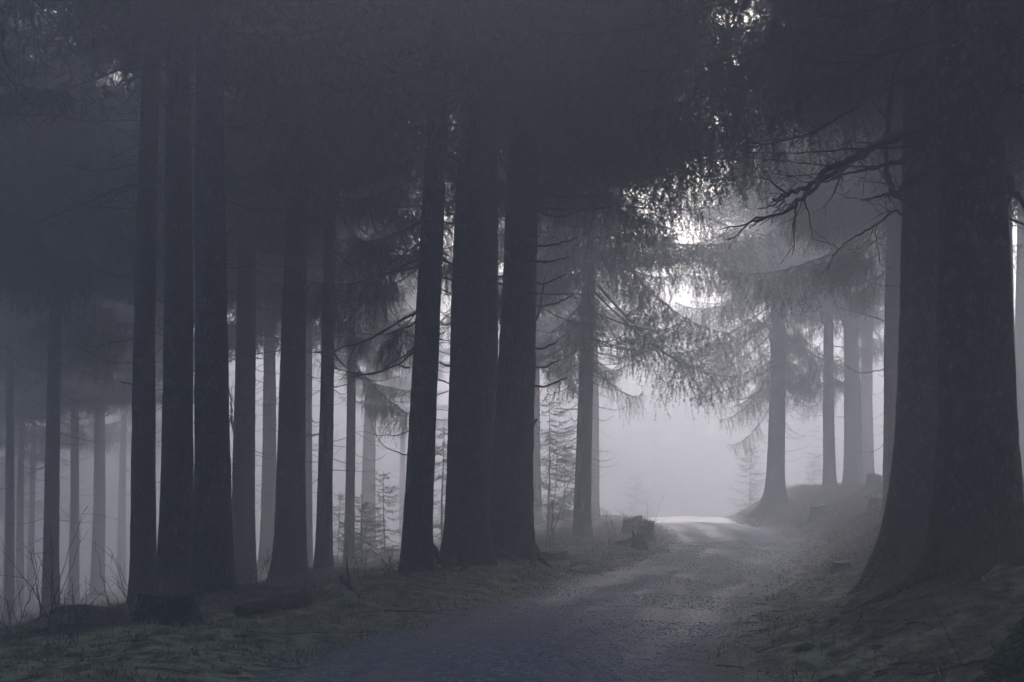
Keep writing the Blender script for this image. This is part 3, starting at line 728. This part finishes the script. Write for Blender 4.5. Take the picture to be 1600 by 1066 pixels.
# ------------------------------------------------------------------ shrubs, brambles, young spruces
def shrub(px, d, hgt, n, label, seed, spread=.5, arch=.3, mat=STEM, r=.006):
    g = np.random.default_rng(seed); x = gx(px, d)
    mb = MB()
    for k in range(n):
        b = np.array([g.normal() * .12, g.normal() * .12, -.03]); l = hgt * g.uniform(.5, 1.1)
        dd = unit(np.array([g.normal() * spread, g.normal() * spread, 1])); q = np.linspace(0, 1, 10)
        ar = np.array([dd[0], dd[1], 0]); P = b + np.outer(q * l, dd) + np.outer(q ** 2 * l * arch, ar) ; P[:, 2] -= arch * l * q ** 3 * .8
        P[1:] += g.normal(size=(9, 3)) * .012
        mb.tube(P, r * (1 - .7 * q), 4)
        for _ in range(int(g.integers(2, 6))):
            e = g.integers(2, 9); l2 = l * g.uniform(.12, .4); d2 = unit(dd + g.normal(size=3) * .6)
            u = np.linspace(0, 1, 5); W = P[e] + np.outer(u * l2, d2); W[:, 2] -= u ** 2 * l2 * .2; mb.tube(W, r * .45 * (1 - .6 * u), 3)
    o = obj('bare_shrub', mb.mesh('bare_shrub', mat), loc=(x, d, hz(x, d)))
    return tag(o, label, 'shrub', 'bare shrubs along the verge')
shrub(82, 16, 1.5, 9, 'tall bare shrub in front of the stubby grey spruce', 1, .25, .15)
shrub(30, 17, 1.2, 10, 'bare tangled shrub at the bottom left edge of the picture', 2, .6, .4)
shrub(190, 15.5, 1.15, 8, 'bare shrub with upright shoots left of the wide mossy stump', 3, .35, .2)
shrub(110, 13.6, .75, 8, 'low bare shoots at the bottom left corner below the mound', 4, .4, .2)
shrub(340, 17.5, .8, 7, 'arching bramble in front of the thickest spruce of the dark row', 5, .9, .6)
shrub(405, 19.5, .9, 7, 'bare bramble stems beside the fallen log', 6, .8, .5)
shrub(480, 22, .9, 6, 'bare stems at the foot of the thin straight spruce', 7, .6, .3)
shrub(575, 20.5, .95, 8, 'bramble arching over the mound left of the lone leaning spruce', 8, .7, .8)
shrub(610, 20.5, .7, 5, 'few upright shoots touching the lone leaning spruce', 9, .3, .3)
shrub(862, 34, 2.3, 5, 'tall thin bare saplings right of the thick roadside group', 10, .16, .05, r=.012)
shrub(955, 41, 1.2, 12, 'dense bare twigs left of the clustered stumps', 11, .4, .2, r=.008)
shrub(1010, 42, 1.4, 9, 'bare twigs rising above the clustered stumps', 12, .4, .15, r=.008)
shrub(1250, 47, 1.0, 10, 'bare twigs between the shaggy bank spruce and the square stump', 13, .5, .2, r=.008)
shrub(1178, 52, 1.1, 10, 'bare bush at the tip of the right bank beside the bend', 14, .5, .2, r=.009)
shrub(1374, 44, 1.9, 3, 'thin bare sapling behind the stumps on the right bank', 15, .12, .05, r=.012)
shrub(300, 15, .5, 6, 'low bare shoots in front of the wide mossy stump', 16, .5, .3)

def make_young(seed, H=2.2, dens=1.0):
    g = np.random.default_rng(seed); st = MB(); mb = MB()
    q = np.linspace(0, 1, 9); st.tube(np.stack([.02 * np.sin(q * 5), .02 * np.cos(q * 4), q * H], 1), .022 * (1 - .85 * q) + .002, 5)
    NP, ND = [], []
    for k in range(int(26 * dens * H / 2.2 * 3.2)):
        z = H * (.06 + .92 * g.uniform()); L_ = (.16 + .36 * (1 - z / H)) * H * g.uniform(.5, 1.05) * .8; az = g.uniform(0, 6.28)
        d = unit(np.array([math.cos(az), math.sin(az), g.uniform(-.15, .35)])); u = np.linspace(0, 1, 7)
        P = np.array([0, 0, z]) + np.outer(u * L_, d); P[:, 2] -= .18 * L_ * np.sin(u * PI)
        mb.tube(P, .006 * (1 - .7 * u), 3, 1, cap=False)
        for s in range(int(16 * L_ / .5) + 3):
            e = g.uniform(.2, 1); b = np.array([0, 0, z]) + d * L_ * e; b[2] -= .18 * L_ * math.sin(e * PI)
            l = L_ * .35 * g.uniform(.3, 1); dd = unit(d + np.cross(d, [0, 0, 1]) * g.choice([-1, 1]) * .9 + np.array([0, 0, g.normal() * .2 - .1]))
            n = int(l / .016) + 3; f = g.uniform(0, 1, n); NP.append(b + np.outer(f * l, dd)); ND.append(np.repeat(dd[None], n, 0))
    V, Tt = needles(np.concatenate(NP), np.concatenate(ND), .035, .009, g); mb.add(V, Tt, 0)
    return st.mesh('stem', TWIG), mb.mesh('crown', [NEEDLE_YOUNG, TWIG])
YOUNG = [make_young(900 + k, h, de) for k, (h, de) in enumerate([(2.4, 1.), (3.6, .8), (1.6, 1.4)])]
def young(px, d, v, s, label, rz):
    x = gx(px, d); root = empty('young_spruce', (x, d, hz(x, d)), label, 'young tree', 'young spruces below the tall trunks')
    obj('stem', YOUNG[v][0], root); obj('crown', YOUNG[v][1], root); root.rotation_euler = (0, 0, rz); root.scale = (s, s, s)
young(858, 46, 1, 1.25, 'tall feathery young spruce between the thick group and the grey roadside spruce', 1)
young(882, 50, 1, .9, 'smaller feathery young spruce touching the grey roadside spruce', 2)
young(692, 40, 0, 1.5, 'young spruce seen in the slot between the lone spruce and the thick group', 3)
young(566, 40, 2, 1.3, 'bushy young spruce in front of the very pale broad trunk', 4)
young(600, 42, 0, 1.1, 'young spruce left behind the lone leaning spruce', 5)
young(548, 37, 2, 1.0, 'low bushy young spruce right of the thin straight spruce', 0)
young(530, 46, 0, 1.0, 'pale young spruce behind the low bushy one', 2.4)
young(1172, 76, 0, 1.5, 'faint young spruce at the end of the right bank beside the bend', 1.5)
young(994, 96, 1, 1.3, 'faintest young spruce in the bright fog above the clustered stumps', 2.5)
young(1272, 82, 0, 1.6, 'faint young spruce between the shaggy bank spruce and the slender one', 3.5)

# ------------------------------------------------------------------ grass, gravel and litter
def blades(x, y, hgt, wid, lean, g, dirb=None, seg=3):
    n = len(x); z = height(x, y) - .01
    h = hgt * g.uniform(.45, 1.15, n); az = g.uniform(0, 2 * PI, n)
    d = np.stack([np.cos(az), np.sin(az), 0 * az], 1)
    if dirb is not None: d = unit(d * .6 + dirb)
    s = np.stack([-d[:, 1], d[:, 0], 0 * az], 1); s = unit(s + g.normal(size=(n, 3)) * .3)
    ln = lean * g.uniform(.3, 1.2, n); b = np.stack([x, y, z], 1); V = []
    for k in range(seg + 1):
        u = k / seg; c = b + d * (h * ln * u ** 1.6)[:, None]; c[:, 2] += h * (u - .45 * np.minimum(ln, 1.6) * u ** 2.2)
        ww = (wid * (1 - u * .92))[:, None] if not np.isscalar(wid) else wid * (1 - u * .92)
        V += [c - s * ww * .5, c + s * ww * .5]
    V = np.stack(V, 1).reshape(-1, 3); m = 2 * (seg + 1); o = np.arange(n) * m; Q = []
    for k in range(seg): Q.append(np.stack([o + 2 * k, o + 2 * k + 1, o + 2 * k + 3, o + 2 * k + 2], 1))
    return V, np.concatenate(Q)
g = np.random.default_rng(5)
def scatter(n, x0, x1, y0, y1, pw=1.0):
    y = y0 + (y1 - y0) * g.uniform(0, 1, n) ** pw; x = g.uniform(x0, x1, n); return x, y
# mossy short grass on both verges
x, y = scatter(150000, -11, 12, 8, 60, 1.5)
sl = edge_l(y) - x; sr = x - edge_r(y)
keep = ((sl > -.25) & (sl < 9) & (g.uniform(0, 1, len(x)) < (1.15 - .10 * sl))) | ((sr > -.3) & (sr < np.where(y < 22, 1.2, 3.0)) & (g.uniform(0, 1, len(x)) < .75 - .22 * sr))
keep &= vnoise(x / .5, y / .5, 31) + .5 * vnoise(x / .16, y / .16, 32) > .46
x, y = x[keep], y[keep]
V, Q = blades(x, y, .05 + .20 * vnoise(x / .4, y / .4, 33) ** 2, .014, 1.4, g, seg=2)
tag(obj('verge_grass', mesh_np('verge_grass', V, Q, GRASS)), 'short mossy grass along both edges of the road', 'grass', kind='stuff')
# straggling taller blades at left and around trunks
x, y = scatter(26000, -12, 5, 11, 48, 1.3); sl = edge_l(y) - x
keep = (sl > .7) & (sl < 10) & (vnoise(x / .7, y / .7, 41) > .58); x, y = x[keep], y[keep]
V, Q = blades(x, y, .14 + .20 * vnoise(x / 1.1, y / 1.1, 42), .009, 1.2, g)
tag(obj('tall_grass', mesh_np('tall_grass', V, Q, simple('olive_grass', (.06, .055, .03), (.32, .28, .18), 7))), 'straggling taller grass among the left trunks and stumps', 'grass', kind='stuff')
# long combed dry grass on the right bank
x, y = scatter(90000, 3, 22, 22, 66, 1.0); sr = x - edge_r(y)
keep = (sr > .5) & (sr < 7) & (vnoise(x / .8, y / .8, 51) + .4 * (sr < 4) > .42); x, y = x[keep], y[keep]
V, Q = blades(x, y, .22 + .2 * vnoise(x / .9, y / .9, 52), .010, 1.5, g, dirb=np.array([-1.0, -.35, 0]))
tag(obj('bank_grass', mesh_np('bank_grass', V, Q, DRYGRASS)), 'long dry grass hanging down the right bank', 'grass', kind='stuff')
x, y = scatter(9000, 0, 7, 34, 62, 1.0); sl = edge_l(y) - x
keep = (sl > .3) & (sl < 4) & (vnoise(x / .9, y / .9, 55) > .45); x, y = x[keep], y[keep]
V, Q = blades(x, y, .35, .010, .7, g)
tag(obj('stump_grass', mesh_np('stump_grass', V, Q, DRYGRASS)), 'dry grass tufts around the clustered stumps', 'grass', kind='stuff')
# gravel stones
OCT = np.array([[1, 0, 0], [-1, 0, 0], [0, 1, 0], [0, -1, 0], [0, 0, 1], [0, 0, -1.]]); OF = np.array([[0, 2, 4], [2, 1, 4], [1, 3, 4], [3, 0, 4], [2, 0, 5], [1, 2, 5], [3, 1, 5], [0, 3, 5]])
y = 8.5 + 30 * g.uniform(0, 1, 34000) ** 1.6; x = edge_l(y) + (edge_r(y) - edge_l(y)) * g.uniform(-.03, 1.03, len(y))
keep = vnoise(x / .6, y / 1.2, 61) + .35 * vnoise(x / .2, y / .2, 62) > .55; x, y = x[keep], y[keep]; n = len(x)
s = (.006 + .018 * g.uniform(0, 1, n) ** 2.5)[:, None, None]
V = OCT[None] * s * g.uniform(.6, 1.4, (n, 6, 1)) * np.array([1, 1, .42]); a = g.uniform(0, 6.28, n); ca, sa = np.cos(a)[:, None], np.sin(a)[:, None]
V = np.stack([V[..., 0] * ca - V[..., 1] * sa + x[:, None], V[..., 0] * sa + V[..., 1] * ca + y[:, None], V[..., 2] + (height(x, y) + .006)[:, None]], -1).reshape(-1, 3)
Tt = (np.arange(n)[:, None, None] * 6 + OF[None]).reshape(-1, 3)
tag(obj('gravel', mesh_np('gravel', V, Tt, STONE)), 'loose pale gravel scattered over the road', 'gravel', kind='stuff')
# litter: twigs, bark flakes and needles on the shady bank and verges
mb = MB(); n = 5200
y = 8 + 26 * g.uniform(0, 1, n) ** 1.7; x = g.uniform(-8, 9, n); k = (x > edge_r(y) - .5) | (x < edge_l(y) + .4); x, y = x[k], y[k]; n = len(x)
V, Q = blades(x, y, .01, .02, 1, g, seg=1)
a = g.uniform(0, 6.28, n); l = g.uniform(.03, .13, n); w_ = g.uniform(.006, .022, n); z = height(x, y) + .012
d = np.stack([np.cos(a), np.sin(a), g.normal(size=n) * .25], 1); s = np.stack([-np.sin(a), np.cos(a), g.normal(size=n) * .25], 1); b = np.stack([x, y, z], 1)
V = np.stack([b - d * l[:, None] / 2, b + s * w_[:, None] / 2, b + d * l[:, None] / 2, b - s * w_[:, None] / 2], 1).reshape(-1, 3)
tag(obj('forest_litter', mesh_np('forest_litter', V, np.arange(4 * n).reshape(-1, 4), LITTER)), 'twigs and bark flakes strewn over the banks', 'litter', kind='stuff')
# dead twigs and small broken sticks on the forest floor
mb = MB(); n = 1500
y = 8.5 + 30 * g.uniform(0, 1, n) ** 1.5; x = g.uniform(-9, 9, n); k = (x > edge_r(y) - .35) | (x < edge_l(y) + .35); x, y = x[k], y[k]
for a_, b_ in zip(x, y):
    l = .08 + .5 * g.uniform() ** 2.2; az = g.uniform(0, 6.28); q = np.linspace(0, 1, 5)
    X_ = a_ + np.cos(az) * l * q + g.normal() * .05 * l * q ** 2; Y_ = b_ + np.sin(az) * l * q + .1 * l * np.sin(q * 5)
    mb.tube(np.stack([X_, Y_, height(X_, Y_) + .012 + .05 * l * g.uniform() * q], 1), (.004 + .010 * l) * (1 - .6 * q), 4)
tag(obj('dead_twigs', mb.mesh('dead_twigs', simple('dead_twig_wood', (.03, .026, .024), (.22, .20, .18), 2.5))), 'dead twigs strewn over the verges and the shady bank', 'twigs', kind='stuff')
# moss cushions and clods
n = 900; y = 8.5 + 26 * g.uniform(0, 1, n) ** 1.4; x = g.uniform(-8, 8, n); k = (x > edge_r(y) + .1) | (x < edge_l(y) - .1); x, y = x[k], y[k]; n = len(x)
u_, v_ = np.meshgrid(np.linspace(0, 2 * PI, 9)[:-1], np.linspace(0, PI / 2, 4)); SP = np.stack([np.cos(u_) * np.cos(v_), np.sin(u_) * np.cos(v_), np.sin(v_)], -1).reshape(-1, 3)
SQ = np.concatenate([[[r_ * 8 + c_, r_ * 8 + (c_ + 1) % 8, (r_ + 1) * 8 + (c_ + 1) % 8, (r_ + 1) * 8 + c_] for c_ in range(8)] for r_ in range(3)])
sc = (.03 + .09 * g.uniform(0, 1, n) ** 2)[:, None, None] * g.uniform(.75, 1.25, (n, len(SP), 1)) * np.array([1, 1, .5])
V = SP[None] * sc + np.stack([x, y, height(x, y) - .02], 1)[:, None]
tag(obj('moss_cushions', mesh_np('moss_cushions', V.reshape(-1, 3), (np.arange(n)[:, None, None] * len(SP) + SQ[None]).reshape(-1, 4), MOSSY, True)), 'small moss cushions and clods on both banks', 'moss', kind='stuff')
# matted straw and needle wisps on the shady right bank and the left verge
n = 42000; y = 7.5 + 22 * g.uniform(0, 1, n) ** 1.5; x = g.uniform(-8, 8, n)
sr = x - edge_r(y); sl = edge_l(y) - x
keep = ((sr > .0) & (vnoise(x / .45, y / .45, 71) > .45)) | ((sl > .2) & (vnoise(x / .45, y / .45, 72) > .62)); x, y = x[keep], y[keep]
V, Q = blades(x, y, .05 + .11 * vnoise(x / .35, y / .35, 73), .008, 2.2, g, dirb=np.array([-.5, -.35, 0]), seg=2)
tag(obj('matted_straw', mesh_np('matted_straw', V, Q, simple('matted_straw', (.035, .027, .016), (.21, .165, .095), 14, .8, 2))), 'matted straw and wisps of dead grass on the banks', 'straw', kind='stuff')
def leaf(px, d, mat, label, s=.07, rz=.5, tl=.5):
    t = np.linspace(0, 1, 7); wv = np.sin(t * PI) ** .8 * .3
    V = np.concatenate([np.stack([t - .5, wv, .12 * np.sin(t * PI) + .08], 1), np.stack([t - .5, -wv, .12 * np.sin(t * PI) + .08], 1), np.stack([t - .5, 0 * t, .12 * np.sin(t * PI)], 1)]) * s
    Q = np.concatenate([[[i_, i_ + 1, 15 + i_, 14 + i_], [14 + i_, 15 + i_, 8 + i_, 7 + i_]] for i_ in range(6)])
    o = obj('fallen_leaf', mesh_np('fallen_leaf', V, Q, mat, True), loc=gp(px, d, .03), rot=(tl, -.4, rz)); tag(o, label, 'leaf')
leaf(1532, 12.6, LEAFRED, 'reddish fallen leaf at the foot of the huge foreground spruce', .12, 1.3, .9)
leaf(1487, 10.6, LEAFPALE, 'pale fallen leaf on the dark right bank in the foreground', .10, .2, .4)

# ------------------------------------------------------------------ haze
m = bpy.data.materials.new('haze'); m.use_nodes = True; N = m.node_tree.nodes; L = m.node_tree.links
N.remove(N['Principled BSDF']); pv = N.new('ShaderNodeVolumePrincipled')
pv.inputs['Color'].default_value = (.885, .90, .99, 1); pv.inputs['Density'].default_value = HAZE_DENSITY; pv.inputs['Anisotropy'].default_value = .68
L.new(pv.outputs[0], N['Material Output'].inputs['Volume'])
x0, x1, y0, y1, z0, z1 = -LIM - 4, LIM + 4, -LIM - 4, LIM + 4, -9, 32
V = [(x, y, z) for z in (z0, z1) for y in (y0, y1) for x in (x0, x1)]
me = bpy.data.meshes.new('haze'); me.from_pydata(V, [], [(0, 2, 3, 1), (4, 5, 7, 6), (0, 1, 5, 4), (2, 6, 7, 3), (0, 4, 6, 2), (1, 3, 7, 5)]); me.materials.append(m)
tag(obj('haze', me), 'grey fog filling the forest and the clearing', 'fog', kind='stuff')
